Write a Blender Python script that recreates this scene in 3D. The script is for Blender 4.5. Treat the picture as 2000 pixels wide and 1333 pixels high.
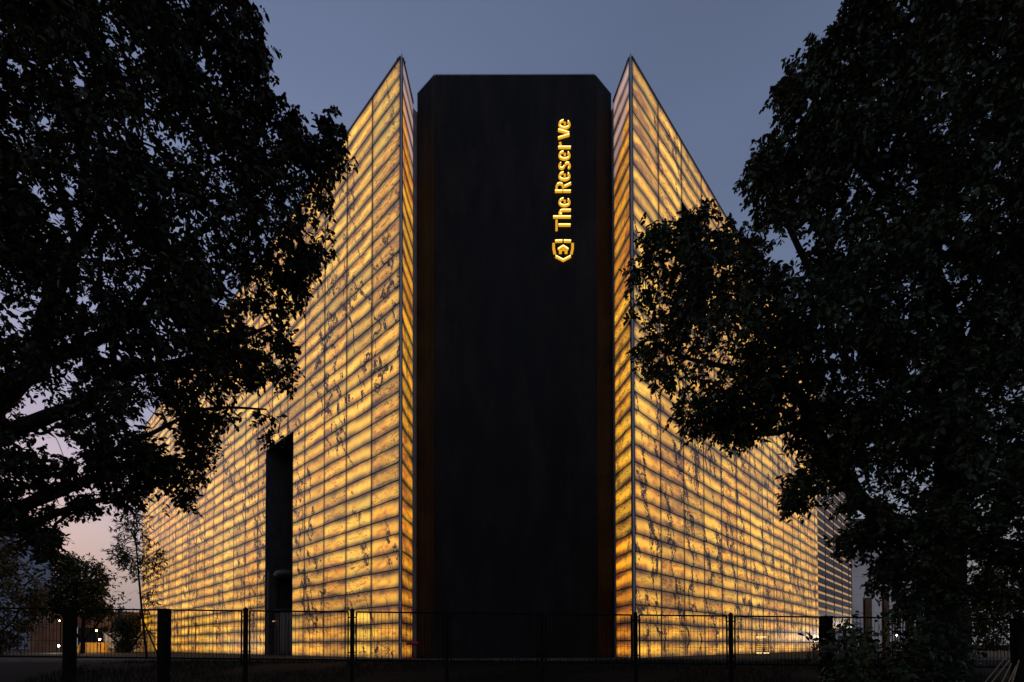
import bpy, math, random
import numpy as np
from mathutils import Matrix, Vector
for o in list(bpy.data.objects): bpy.data.objects.remove(o)
sc = bpy.context.scene
R_ = math.radians
rng = np.random.default_rng(7); random.seed(7)

# ------------------------------------------------------------------ camera
FPX, PIT, ROL, SY = 960.15, 0.0170, 0.00195, 578.8      # focal length in px of a 2000 px wide frame
cam = bpy.data.cameras.new('camera'); cam.sensor_width = 36; cam.lens = FPX/2000*36
cam.shift_y = SY/2000; cam.clip_start = .1; cam.clip_end = 3000
camo = bpy.data.objects.new('camera', cam); sc.collection.objects.link(camo)
camo.matrix_world = Matrix.Translation((0, 0, 1.6)) @ Matrix.Rotation(R_(90)+PIT, 4, 'X') @ Matrix.Rotation(-ROL, 4, 'Z')
sc.camera = camo

# ------------------------------------------------------------------ dusk sky
SUN_AZ = -52.0
w = bpy.data.worlds.new('World'); sc.world = w; w.use_nodes = True
wn = w.node_tree.nodes; wl = w.node_tree.links
sky = wn.new('ShaderNodeTexSky'); sky.sky_type = 'NISHITA'; sky.sun_disc = False
sky.sun_elevation = R_(0); sky.sun_rotation = R_(SUN_AZ); sky.dust_density = 3; sky.ozone_density = 1.2
gam = wn.new('ShaderNodeGamma'); gam.inputs[1].default_value = .75; wl.new(sky.outputs[0], gam.inputs[0])
tin = wn.new('ShaderNodeMix'); tin.data_type = 'RGBA'; tin.blend_type = 'MULTIPLY'; tin.inputs[0].default_value = 1
wl.new(gam.outputs[0], tin.inputs[6]); tin.inputs[7].default_value = (5.2, 5.15, 6.7, 1)
tco = wn.new('ShaderNodeTexCoord'); sep = wn.new('ShaderNodeSeparateXYZ'); wl.new(tco.outputs['Generated'], sep.inputs[0])
mpr = wn.new('ShaderNodeMapRange'); mpr.interpolation_type = 'SMOOTHSTEP'
for i, v in ((1, .02), (2, .30), (3, .9), (4, 0)): mpr.inputs[i].default_value = v
wl.new(sep.outputs[2], mpr.inputs[0])
hz = wn.new('ShaderNodeMix'); hz.data_type = 'RGBA'; wl.new(mpr.outputs[0], hz.inputs[0]); wl.new(tin.outputs[2], hz.inputs[6])
hz.inputs[7].default_value = (2.7, 2.65, 3.1, 1)
cmap = wn.new('ShaderNodeVectorMath'); cmap.operation = 'MULTIPLY'; wl.new(tco.outputs['Generated'], cmap.inputs[0]); cmap.inputs[1].default_value = (1., 1., 5.)
cn = wn.new('ShaderNodeTexNoise'); cn.inputs['Scale'].default_value = 1.6; cn.inputs['Detail'].default_value = 5; cn.inputs['Roughness'].default_value = .5; wl.new(cmap.outputs[0], cn.inputs['Vector'])
cr = wn.new('ShaderNodeMapRange'); wl.new(cn.outputs['Fac'], cr.inputs[0])
for i, v in ((1, .3), (2, .7), (3, .93), (4, 1.07)): cr.inputs[i].default_value = v
cm = wn.new('ShaderNodeVectorMath'); cm.operation = 'SCALE'; wl.new(hz.outputs[2], cm.inputs[0]); wl.new(cr.outputs[0], cm.inputs['Scale'])
wl.new(cm.outputs[0], wn['Background'].inputs[0]); wn['Background'].inputs[1].default_value = .1

sun = bpy.data.lights.new('sun', 'SUN'); sun.energy = .03; sun.angle = R_(15); sun.color = (1, .75, .6)
suno = bpy.data.objects.new('sun', sun); sc.collection.objects.link(suno)
_a = R_(SUN_AZ); _d = Vector((math.sin(_a), math.cos(_a), .06))       # towards the sunset, low at the left
suno.rotation_euler = _d.to_track_quat('Z', 'Y').to_euler(); suno.location = (-60, 40, 30)

sc.view_settings.view_transform = 'Standard'; sc.view_settings.look = 'None'
sc.view_settings.exposure = 0; sc.view_settings.gamma = 1
sc.render.engine = 'CYCLES'
cy = sc.cycles; cy.max_bounces = 5; cy.diffuse_bounces = 2; cy.glossy_bounces = 3; cy.transmission_bounces = 4
cy.transparent_max_bounces = 6; cy.caustics_reflective = False; cy.caustics_refractive = False
cy.sample_clamp_indirect = 3; cy.use_denoising = True
try: cy.denoiser = 'OPENIMAGEDENOISE'; cy.denoising_prefilter = 'ACCURATE'
except Exception: pass
COL = sc.collection

# ------------------------------------------------------------------ helpers
def at(px, py, Y):
    """world point seen at a pixel of the 2000 px frame at forward distance Y"""
    a = px-1000; b = -(py-666.5-SY); c, s = math.cos(ROL), math.sin(ROL)
    x = (c*a+s*b)/FPX; y = (-s*a+c*b)/FPX; c, s = math.cos(PIT), math.sin(PIT)
    k = Y/(c-s*y); return Vector((x*k, Y, 1.6+(s+c*y)*k))
def at_np(px, py, Y):
    a = px-1000; b = -(py-666.5-SY); c, s = math.cos(ROL), math.sin(ROL)
    x = (c*a+s*b)/FPX; y = (-s*a+c*b)/FPX; c, s = math.cos(PIT), math.sin(PIT)
    k = Y/(c-s*y); return np.stack([x*k, Y+0*x, 1.6+(s+c*y)*k], 1)
def tag(o, label=None, cat=None, group=None, kind=None):
    for k, v in (('label', label), ('category', cat), ('group', group), ('kind', kind)):
        if v: o[k] = v
    return o
def link(name, me, parent=None, mats=None, loc=(0, 0, 0), rz=0):
    o = bpy.data.objects.new(name, me); COL.objects.link(o); o.parent = parent
    o.location = loc; o.rotation_euler = (0, 0, rz)
    if mats is not None and me is not None:
        for m in (mats if isinstance(mats, (list, tuple)) else [mats]): me.materials.append(m)
    return o
def empty(name, loc=(0, 0, 0), rz=0, parent=None):
    o = link(name, None, parent, None, loc, rz); o.empty_display_size = .3; return o
class MB:
    """collects boxes, prisms and tubes for ONE mesh"""
    def __init__(s): s.v = []; s.f = []; s.m = []
    def add(s, vs, fs, mi=0):
        b = len(s.v); s.v += [tuple(p) for p in vs]; s.f += [tuple(i+b for i in f) for f in fs]
        s.m += [mi]*len(fs) if isinstance(mi, int) else mi; return s
    def box(s, x0, x1, y0, y1, z0, z1, mi=0, M=None):
        vs = [Vector((x, y, z)) for z in (z0, z1) for y in (y0, y1) for x in (x0, x1)]
        if M is not None: vs = [M @ v for v in vs]
        return s.add(vs, [(0, 2, 3, 1), (4, 5, 7, 6), (0, 1, 5, 4), (2, 6, 7, 3), (0, 4, 6, 2), (1, 3, 7, 5)], mi)
    def prism(s, poly, z0, z1, mi=0):
        n = len(poly); vs = [(x, y, z0) for x, y in poly]+[(x, y, z1) for x, y in poly]
        return s.add(vs, [tuple(range(n))[::-1], tuple(range(n, 2*n))]+[(i, (i+1) % n, n+(i+1) % n, n+i) for i in range(n)], mi)
    def tube(s, pts, rad, n=6, mi=0, cap=True, wob=0):
        pts = [Vector(p) for p in pts]; b = len(s.v); k = len(pts); ref = None
        for i, p in enumerate(pts):
            t = (pts[min(i+1, k-1)]-pts[max(i-1, 0)])
            t = t.normalized() if t.length > 1e-9 else Vector((0, 0, 1))
            if ref is None: ref = t.orthogonal().normalized()
            ref = (ref-t*ref.dot(t)); ref = ref.normalized() if ref.length > 1e-6 else t.orthogonal().normalized()
            q = t.cross(ref); r = rad[i] if hasattr(rad, '__len__') else rad
            for j in range(n):
                a = 2*math.pi*j/n; rr = r*(1+wob*(math.sin(3*a+i*.7)+.6*math.sin(5*a-i*1.1))) if wob else r
                s.v.append(tuple(p+ref*(math.cos(a)*rr)+q*(math.sin(a)*rr)))
        fs = [(b+i*n+j, b+i*n+(j+1) % n, b+(i+1)*n+(j+1) % n, b+(i+1)*n+j) for i in range(k-1) for j in range(n)]
        if cap: fs += [tuple(b+j for j in range(n))[::-1], tuple(b+(k-1)*n+j for j in range(n))]
        s.f += fs; s.m += [mi]*len(fs); return s
    def mesh(s, name, smooth=False):
        me = bpy.data.meshes.new(name); me.from_pydata(s.v, [], s.f)
        me.polygons.foreach_set('material_index', s.m)
        if smooth: me.polygons.foreach_set('use_smooth', [True]*len(s.f))
        me.update(); return me
    def build(s, name, mats, parent=None, loc=(0, 0, 0), rz=0, smooth=False):
        return link(name, s.mesh(name, smooth), parent, mats, loc, rz)
def np_mesh(name, V, F):
    me = bpy.data.meshes.new(name); nv, nf = len(V), len(F); k = F.shape[1]
    me.vertices.add(nv); me.vertices.foreach_set('co', V.astype(np.float32).ravel())
    me.loops.add(nf*k); me.loops.foreach_set('vertex_index', F.astype(np.int32).ravel())
    me.polygons.add(nf); me.polygons.foreach_set('loop_start', np.arange(0, nf*k, k, dtype=np.int32))
    me.polygons.foreach_set('loop_total', np.full(nf, k, np.int32)); me.update(calc_edges=True); return me

# ------------------------------------------------------------------ materials
class NT:
    """tiny expression layer over a material's node tree"""
    def __init__(s, name):
        s.m = bpy.data.materials.new(name); s.m.use_nodes = True
        s.n = s.m.node_tree.nodes; s.l = s.m.node_tree.links; s.b = s.n['Principled BSDF']
    def put(s, sock, v):
        if isinstance(v, bpy.types.NodeSocket): s.l.new(v, sock)
        elif v is not None: sock.default_value = v
    def M(s, op, a, b=None, c=None):
        n = s.n.new('ShaderNodeMath'); n.operation = op
        for i, v in enumerate((a, b, c)): s.put(n.inputs[i], v)
        return n.outputs[0]
    def V(s, x, y, z):
        n = s.n.new('ShaderNodeCombineXYZ')
        for i, v in enumerate((x, y, z)): s.put(n.inputs[i], v)
        return n.outputs[0]
    def VM(s, op, a, b=None, sc=None):
        n = s.n.new('ShaderNodeVectorMath'); n.operation = op; s.put(n.inputs[0], a)
        if b is not None: s.put(n.inputs[1], b)
        if sc is not None: s.put(n.inputs['Scale'], sc)
        return n.outputs['Value' if op in ('DOT_PRODUCT', 'LENGTH') else 'Vector']
    def noise(s, v, scale=1, det=3, rough=.5, dist=0, out='Fac'):
        n = s.n.new('ShaderNodeTexNoise')
        if v is not None: s.put(n.inputs['Vector'], v)
        n.inputs['Scale'].default_value = scale; n.inputs['Detail'].default_value = det
        n.inputs['Roughness'].default_value = rough; n.inputs['Distortion'].default_value = dist
        return n.outputs[out]
    def white(s, v, out='Value'):
        n = s.n.new('ShaderNodeTexWhiteNoise'); n.noise_dimensions = '3D'; s.put(n.inputs['Vector'], v); return n.outputs[out]
    def ramp(s, f, lo, hi, a=0., b=1., smooth=True):
        n = s.n.new('ShaderNodeMapRange'); n.interpolation_type = 'SMOOTHSTEP' if smooth else 'LINEAR'
        for i, v in enumerate((f, lo, hi, a, b)): s.put(n.inputs[i], v)
        return n.outputs[0]
    def mix(s, f, a, b, mode='MIX'):
        n = s.n.new('ShaderNodeMix'); n.data_type = 'RGBA'; n.blend_type = mode; s.put(n.inputs[0], f)
        s.put(n.inputs[6], (*a, 1) if isinstance(a, tuple) else a); s.put(n.inputs[7], (*b, 1) if isinstance(b, tuple) else b)
        return n.outputs[2]
    def pos(s): return s.n.new('ShaderNodeNewGeometry').outputs['Position']
    def obj(s): return s.n.new('ShaderNodeTexCoord').outputs['Object']
    def rand(s): return s.n.new('ShaderNodeObjectInfo').outputs['Random']
    def bump(s, h, d=.02, st=.5):
        n = s.n.new('ShaderNodeBump'); n.inputs['Distance'].default_value = d; n.inputs['Strength'].default_value = st
        s.l.new(h, n.inputs['Height']); s.l.new(n.outputs[0], s.b.inputs['Normal'])
    def set(s, **k):
        for a, v in k.items():
            s.put(s.b.inputs[{'col': 'Base Color', 'rough': 'Roughness', 'metal': 'Metallic', 'emi': 'Emission Color', 'es': 'Emission Strength', 'spec': 'Specular IOR Level'}[a]],
                  (*v, 1) if isinstance(v, tuple) else v)
        return s.m
def plain(name, col, rough=.6, metal=0, var=.25, scale=3.0, bump=0, bs=40):
    t = NT(name); n = t.noise(t.pos(), scale, 4, .6)
    c = t.mix(t.ramp(n, .3, .7), tuple(x*(1-var) for x in col), tuple(min(1, x*(1+var)) for x in col))
    if bump: t.bump(t.noise(t.pos(), bs, 3), bump)
    return t.set(col=c, rough=t.ramp(n, .2, .8, max(0, rough-.12), min(1, rough+.1)), metal=metal)
def glow(name, col, st):
    t = NT(name); n = t.noise(t.pos(), 6, 2)
    return t.set(col=(.5, .5, .5), emi=t.mix(t.ramp(n, .3, .7), tuple(c*.9 for c in col), col), es=st)

RH = .9                                     # height of one row of stone panels
TH = .8127                                  # plan angle of the two long facades
Z0 = .954                                   # level of the forecourt
ROWS = 34
PL = Vector((-5.539, 24.4915)); WL = 2.7585; DL = Vector((-math.sin(TH), math.cos(TH)))
PR = Vector((6.0776, 24.5048)); WR = 2.9169; DR = Vector((math.cos(TH), math.sin(TH)))
PLI = Vector((-5.43, 26.66)); PRI = Vector((5.67, 26.63))
HTOP = Z0+ROWS*RH+.12

def onyx(name, P0, d, wd, seed, deep=0., veins=1., pale_above=None, slant=.5, mlo=.46, swirl=2.2):
    """backlit stone: each panel is a thin slab cut in sequence from a block, lit from a tray behind it"""
    t = NT(name); P = t.pos(); M = t.M
    a = M('DIVIDE', M('SUBTRACT', t.VM('DOT_PRODUCT', P, (d.x, d.y, 0)), P0.dot(d)), wd)
    sp = t.n.new('ShaderNodeSeparateXYZ'); t.l.new(P, sp.inputs[0])
    r = M('DIVIDE', M('SUBTRACT', sp.outputs[2], Z0), RH)
    ci = M('FLOOR', a); ri = M('FLOOR', r); u = M('SUBTRACT', a, ci); v = M('SUBTRACT', r, ri)
    blk = M('FLOOR', M('DIVIDE', M('ADD', ri, M('MULTIPLY', t.white(t.V(ci, seed, 3.)), 9.)), 7.))
    S = t.white(t.V(ci, blk, seed)); S2 = t.white(t.V(blk, ci, seed+5.))
    pr = t.white(t.V(ci, ri, seed+9.)); pr2 = t.white(t.V(ri, ci, seed+13.))
    x = M('MULTIPLY', u, wd); y = M('MULTIPLY', v, RH)
    zc = M('ADD', M('MULTIPLY', ri, .085), M('MULTIPLY', S, 60.))
    c0 = t.V(M('ADD', x, M('MULTIPLY', S, 31.)), M('ADD', y, M('MULTIPLY', S2, 17.)), zc)
    warp = t.VM('SCALE', t.VM('SUBTRACT', t.noise(c0, .9, 3, .55, 0, 'Color'), (.5, .5, .5)), sc=1.3)
    warp2 = t.VM('SCALE', t.VM('SUBTRACT', t.noise(c0, 5., 2, .55, 0, 'Color'), (.5, .5, .5)), sc=.22)
    c1 = t.VM('ADD', t.VM('ADD', c0, warp), warp2)
    # dark veins: bundles of thin leaning seams round a ragged spine; they run on from slab to slab, shifted a little at every joint
    az = M('MULTIPLY', r, RH)
    ax = M('ADD', M('MULTIPLY', a, wd), M('ADD', M('MULTIPLY', M('SUBTRACT', pr2, .5), .60), M('MULTIPLY', az, slant*.30)))
    q1 = t.V(ax, M('MULTIPLY', az, .55), M('ADD', seed, M('MULTIPLY', ri, .03)))
    wA = t.noise(q1, .75, 2, .5); wB = t.noise(t.VM('MULTIPLY', q1, (1., 2.2, 1.)), 4.2, 4, .62)
    ph = M('ADD', M('MULTIPLY', ax, .42), M('MULTIPLY', wA, swirl))
    ctr = M('MULTIPLY', M('ABSOLUTE', M('SUBTRACT', M('FRACT', ph), .5)), 2.)
    wide = t.noise(t.V(ax, M('MULTIPLY', az, .30), seed+2.), .24, 2)
    mask = M('MULTIPLY', t.ramp(wide, mlo, mlo+.14), t.ramp(t.noise(t.V(ax, M('MULTIPLY', az, .8), seed+7.), .8, 3, .6), .34, .52))
    mask = M('MULTIPLY', mask, t.ramp(r, 15., 27., 1., .35))
    clus = M('MULTIPLY', t.ramp(ctr, .12, .62, 1., 0.), mask)
    tri2 = M('ABSOLUTE', M('SUBTRACT', M('FRACT', M('ADD', M('MULTIPLY', ax, 2.1), M('ADD', M('MULTIPLY', wA, swirl*1.6), M('MULTIPLY', wB, 2.2)))), .5))
    fine = M('MULTIPLY', t.ramp(tri2, .05, .12, 1., 0.), t.ramp(clus, .10, .38))
    spn = M('ADD', ctr, M('MULTIPLY', M('SUBTRACT', wB, .5), 1.3))
    line = M('MULTIPLY', t.ramp(spn, .09, .15, 1., 0.), t.ramp(mask, .12, .5))
    blot = M('MULTIPLY', t.ramp(wB, .585, .62), t.ramp(clus, .40, .75))
    # long soft streaks along the bedding
    cs = t.VM('ADD', t.VM('MULTIPLY', c0, (.30, 2.0, 1.)), t.VM('SCALE', warp, sc=.75))
    n2 = t.noise(cs, 1.5, 5, .6)
    hair = t.ramp(M('ABSOLUTE', M('SUBTRACT', n2, .47)), .0, .020, .85, 0.)
    hair = M('MULTIPLY', hair, t.ramp(S2, .15, .4))
    dark = M('MAXIMUM', M('MULTIPLY', M('MAXIMUM', M('MAXIMUM', line, fine), M('MULTIPLY', blot, .9)), veins), hair)
    dark = M('MINIMUM', dark, 1.)
    n3 = t.noise(cs, .9, 4, .55); n4 = t.noise(c1, 2.2, 4, .6)
    tone = M('ADD', M('MULTIPLY', n3, .65), M('MULTIPLY', n4, .35))
    ca = (.82, .33, .020) if deep < .5 else (.80, .22, .004)
    cb = (1., .52, .045) if deep < .5 else (1., .43, .012)
    colr = t.mix(t.ramp(tone, .40, .55), ca, cb)
    colr = t.mix(t.ramp(tone, .50, .66), colr, (1., .62, .085) if deep < .5 else (1., .53, .035))
    colr = t.mix(M('MULTIPLY', t.ramp(tone, .46, .34), .75), colr, (.26, .10, .025))
    stone_shade_tint = M('ADD', M('SUBTRACT', 1., M('DIVIDE', r, 26.)), M('ADD', M('MULTIPLY', M('SUBTRACT', S, .5), .9), M('MULTIPLY', M('SUBTRACT', pr2, .5), .5)))  # lower rows painted warmer, as if shaded from the sky, plus random stone tone
    colr = t.mix(t.ramp(stone_shade_tint, .0, 1.1, 0., .85), colr, (1., .87, .40), 'MULTIPLY')
    colr = t.mix(t.ramp(dark, 0., .5, 0., .45), colr, (.42, .15, .02))
    colr = t.mix(M('MULTIPLY', dark, .96), colr, (.016, .014, .017))
    # light tray: brightest along the middle, dimmer towards the rails and at the corner post
    vo = M('ADD', v, M('MULTIPLY', M('SUBTRACT', t.noise(t.V(M('MULTIPLY', a, 1.3), M('MULTIPLY', ri, 7.3), seed), 1., 3), .5), .60))
    f = M('MULTIPLY', t.ramp(vo, -.04, .46), t.ramp(vo, .54, 1.04, 1., 0.))
    fu = M('MULTIPLY', t.ramp(u, -.01, .09, .25, 1.), t.ramp(u, .91, 1.01, 1., .25))
    f = M('MULTIPLY', M('ADD', M('MULTIPLY', f, .93), .07), fu)
    f = M('MULTIPLY', f, t.ramp(a, 0., .16, .2, 1.)) if deep < .5 else f
    f = M('MULTIPLY', f, M('ADD', .62, M('MULTIPLY', pr, .60)))
    es = M('MULTIPLY', f, 1.07 if deep < .5 else .95)
    if pale_above is not None:  # paler zone painted along the top, standing for sky light on the parapet
        up = t.ramp(M('ADD', r, M('MULTIPLY', a, 3.4)), pale_above-.05, pale_above+.05, smooth=False)
        colr = t.mix(up, colr, t.mix(t.ramp(n2, .4, .6), (.75, .42, .30), (.62, .40, .36)))
        es = M('MULTIPLY', es, M('SUBTRACT', 1., M('MULTIPLY', up, .35)))
    base = t.mix(M('MULTIPLY', dark, .95), (.34, .31, .29), (.05, .045, .05))
    t.m.cycles.emission_sampling = 'NONE'
    return t.set(col=base, rough=.28, spec=.2, emi=colr, es=es)

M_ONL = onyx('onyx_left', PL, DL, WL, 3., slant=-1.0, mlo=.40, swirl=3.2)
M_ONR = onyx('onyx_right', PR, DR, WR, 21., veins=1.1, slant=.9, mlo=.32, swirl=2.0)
dIL = (PLI-PL).normalized(); LIL = (PLI-PL).length
dIR = (PRI-PR).normalized(); LIR = (PRI-PR).length
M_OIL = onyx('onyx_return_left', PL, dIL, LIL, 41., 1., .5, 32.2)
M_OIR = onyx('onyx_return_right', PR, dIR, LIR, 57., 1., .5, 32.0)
M_RAIL = plain('facade_rail', (.055, .06, .075), .45, .3, .2)
M_POST = plain('corner_post_metal', (.34, .36, .40), .45, .2, .15, 1)
M_DARKWALL = plain('dark_render', (.012, .012, .012), .7, 0, .3)
M_STONE = plain('pier_stone', (.05, .043, .036), .6, 0, .3, 2)
M_SOFFIT = plain('bronze_soffit', (.16, .10, .06), .4, .4, .2)
M_GREY = plain('metal_disc', (.018, .02, .019), .5, .1, .2)

t = NT('ribbed_black_metal'); n = t.noise(t.VM('MULTIPLY', t.pos(), (1.2, 1.2, .35)), .8, 6, .7)
cc = t.mix(t.ramp(n, .38, .66), (.0095, .0086, .0088), (.036, .0305, .0285))
cc = t.mix(t.rand(), cc, t.mix(.5, cc, (.020, .017, .016)))
M_TOWER = t.set(col=cc, rough=t.ramp(n,   .3, .7, .6, .75), metal=0, spec=.2)

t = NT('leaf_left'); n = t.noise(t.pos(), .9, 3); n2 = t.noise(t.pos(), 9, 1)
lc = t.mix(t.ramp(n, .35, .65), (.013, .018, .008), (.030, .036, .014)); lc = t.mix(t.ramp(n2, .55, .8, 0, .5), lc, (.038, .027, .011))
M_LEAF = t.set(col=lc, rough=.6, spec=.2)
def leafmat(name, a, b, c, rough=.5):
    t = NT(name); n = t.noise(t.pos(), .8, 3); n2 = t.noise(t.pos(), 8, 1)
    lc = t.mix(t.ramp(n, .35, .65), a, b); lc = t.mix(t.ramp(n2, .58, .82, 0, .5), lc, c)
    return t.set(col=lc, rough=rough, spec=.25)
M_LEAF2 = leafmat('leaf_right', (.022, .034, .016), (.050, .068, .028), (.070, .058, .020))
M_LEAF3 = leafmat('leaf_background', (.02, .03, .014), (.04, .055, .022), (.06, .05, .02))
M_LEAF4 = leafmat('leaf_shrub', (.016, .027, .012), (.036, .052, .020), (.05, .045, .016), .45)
t = NT('bark'); n = t.noise(t.VM('MULTIPLY', t.pos(), (7., 7., 1.6)), 2., 5, .65)
t.bump(n, .05, .9); M_BARK = t.set(col=t.mix(t.ramp(n, .3, .7), (.014, .011, .008), (.042, .033, .025)), rough=.9, spec=.1)
t = NT('grass'); n = t.noise(t.pos(), .6, 4); M_GRASS = t.set(col=t.mix(t.ramp(n, .35, .65), (.006, .008, .003), (.014, .016, .006)), rough=.8, spec=.1)
t = NT('soil'); n = t.noise(t.pos(), 1.5, 6, .65); t.bump(n, .08, .6)
M_SOIL = t.set(col=t.mix(t.ramp(n, .35, .65), (.004, .004, .003), (.009, .008, .006)), rough=.95, spec=.1)
t = NT('paving'); n = t.noise(t.pos(), 2, 5); M_PAVE = t.set(col=t.mix(t.ramp(n, .35, .65), (.018, .018, .018), (.034, .033, .031)), rough=.85, spec=.1)
M_KERB = plain('kerb_concrete', (.13, .125, .115), .8, 0, .25, 2)
t = NT('fence_paint'); n = t.noise(t.pos(), 8, 3); M_FENCE = t.set(col=t.mix(t.ramp(n, .3, .7), (.004, .004, .004), (.008, .008, .007)), rough=.8, spec=.08)

# ------------------------------------------------------------------ ground, forecourt, kerb
def gz(x, y):
    s = np.clip((np.asarray(y, float)-13.2)/(21.5-13.2), 0, 1); s = s*s*(3-2*s)
    b = .02*np.sin(x*1.7+y*.9)+.03*np.sin(x*.63-y*.7+1)
    edge = np.clip((22.2-y)/3., 0, 1)
    return s*(Z0-.06)+b*edge+.0*x
xs = np.concatenate([[-900, -300, -120, -60, -40], np.arange(-30, 30.1, .5), [40, 60, 120, 300, 900]])
ys = np.concatenate([[-60, -20, 0, 6], np.arange(9, 24.1, .3), [26, 40, 80, 200, 900, 2200]])
X, Y = np.meshgrid(xs, ys); Vg = np.stack([X.ravel(), Y.ravel(), gz(X, Y).ravel()], 1)
nx, ny = len(xs), len(ys); ii, jj = np.meshgrid(np.arange(nx-1), np.arange(ny-1)); q = (jj*nx+ii).ravel()
g = link('ground', np_mesh('ground', Vg, np.stack([q, q+1, q+nx+1, q+nx], 1)), None, M_SOIL); tag(g, kind='structure')
pv = MB().box(-120, 120, 22.75, 160, Z0-.3, Z0).build('pavement', M_PAVE); tag(pv, kind='structure')
for i in range(40):
    x0 = -30+i*1.5
    k = MB().box(x0+.006, x0+1.494, 22.55, 22.75, Z0-.25, Z0+.06+.006*math.sin(i*5.1)).build('kerb_stone', M_KERB, pv)

# ------------------------------------------------------------------ the building
bld = empty('building', (0, 17+15, Z0)); BO = Vector((0, 32, Z0))
tag(bld, 'tall building of glowing golden marble walls flanking a black ribbed tower', 'building')
def rot_of(d): return math.atan2(d.y, d.x)
def facade(name, P0, d, sgn, boxes, mat, label):
    """backing wall of one facade; local x along the wall, outward = sgn*y"""
    mb = MB()
    for (x0, x1, y0, y1, z0, z1) in boxes:
        ya, yb = sorted((-sgn*y0, -sgn*y1)); mb.box(x0, x1, ya, yb, z0, z1)
    o = mb.build(name, mat, bld, (P0.x-BO.x, P0.y-BO.y, 0), rot_of(d)); o['label'] = label; return o
LO0, LO1, LOT = 4.67*WL, 6.43*WL, 17*RH          # tall entrance opening in the left facade
LEND = 22.62*WL; H = ROWS*RH
RO0, RO1, ROB, ROT = 2*WR, 3*WR, 26*RH, 30*RH    # high opening in the right facade
REND = 13.42*WR; LV1 = 20.3*WR
fL = facade('marble_facade', PL, DL, 1, [(.35, LO0-.0, .06, .4, 0, H), (LO0, LO1, .06, .4, LOT, H), (LO1, LEND, .06, .4, 0, H)], M_RAIL, 'long glowing marble wall on the left')
fR = facade('marble_facade', PR, DR, -1, [(.35, RO0, .06, .4, 0, H), (RO0, RO1, .06, .4, 0, ROB), (RO0, RO1, .06, .4, ROT, H), (RO1, REND, .06, .4, 0, H)], M_RAIL, 'long glowing marble wall on the right')
fIL = facade('marble_return', PL, dIL, -1, [(.35, LIL, .06, .25, 0, H)], M_RAIL, 'narrow amber wall left of the black tower')
fIR = facade('marble_return', PR, dIR, 1, [(.35, LIR, .06, .25, 0, H)], M_RAIL, 'narrow amber wall right of the black tower')
GAPX, GAPZ, TK = .075, .05, .045
def panel_mesh(wd, ht, sgn, mat):
    mb = MB(); y0, y1 = (0, TK) if sgn > 0 else (-TK, 0)
    mb.box(0, wd, y0, y1, 0, ht, [1, 1, 0 if sgn < 0 else 1, 0 if sgn > 0 else 1, 1, 1])
    me = mb.mesh('marble_panel'); me.materials.append(mat); me.materials.append(M_RAIL); return me
def px_of(p):
    X, Yv, Z = p.x, p.y, p.z-1.6; c, s = math.cos(PIT), math.sin(PIT); d = Yv*c+Z*s; u = -Yv*s+Z*c
    return 1000+FPX*X/d, 666.5+SY-FPX*u/d
LEFT_CROWN = [(-330, -320), (60, -330), (330, -180), (455, -60), (490, 10), (512, 60), (526, 110), (540, 150), (533, 200), (560, 213), (582, 210), (586, 255), (603, 276), (620, 242), (645, 231), (668, 250), (672, 288), (655, 330), (640, 368), (660, 400), (656, 432), (640, 452), (641, 490), (612, 528), (596, 535), (600, 562), (590, 602), (584, 640), (560, 660), (588, 690), (596, 722), (585, 748), (558, 766), (566, 792), (570, 822), (556, 842), (530, 874), (508, 850), (470, 830), (440, 826), (416, 842), (412, 870), (426, 910), (420, 926), (394, 932), (400, 974), (372, 992), (336, 986), (310, 955), (280, 975), (250, 985), (226, 1012), (200, 1000), (168, 1000), (130, 1020), (112, 1042), (100, 1092), (58, 1072), (0, 1060), (-150, 1010), (-330, 900)]
RIGHT_CROWN = [(1680, -120), (1652, 0), (1640, 30), (1625, 60), (1600, 76), (1584, 106), (1556, 126), (1530, 150), (1498, 186), (1522, 192), (1520, 230), (1530, 264), (1505, 270), (1482, 290), (1470, 320), (1450, 330), (1455, 372), (1430, 384), (1395, 394), (1370, 404), (1330, 426), (1300, 442), (1266, 424), (1254, 460), (1263, 480), (1240, 500), (1226, 530), (1218, 570), (1222, 602), (1240, 622), (1250, 650), (1240, 666), (1254, 720), (1276, 762), (1300, 770), (1315, 812), (1335, 820), (1345, 852), (1370, 856), (1400, 850), (1440, 866), (1480, 860), (1490, 900), (1530, 890), (1572, 880), (1546, 920), (1524, 946), (1518, 972), (1540, 998), (1572, 986), (1602, 966), (1626, 960), (1642, 990), (1652, 1030), (1628, 1052), (1636, 1082), (1660, 1096), (1690, 1082), (1716, 1070), (1690, 1118), (1690, 1146), (1722, 1150), (1742, 1172), (1716, 1205), (1760, 1212), (1800, 1190), (1900, 1165), (2010, 1185), (2150, 1190), (2330, 1000), (2360, 300), (2250, -150), (1960, -330)]
def in_poly(px, py, poly):
    px = np.asarray(px, float); py = np.asarray(py, float); r = np.zeros(px.shape, bool); n = len(poly)
    for i in range(n):
        (x0, y0), (x1, y1) = poly[i], poly[(i+1) % n]
        if y0 == y1: continue
        c = ((y0 > py) != (y1 > py)) & (px < (x1-x0)*(py-y0)/(y1-y0)+x0); r ^= c
    return r
slots = []
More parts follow.
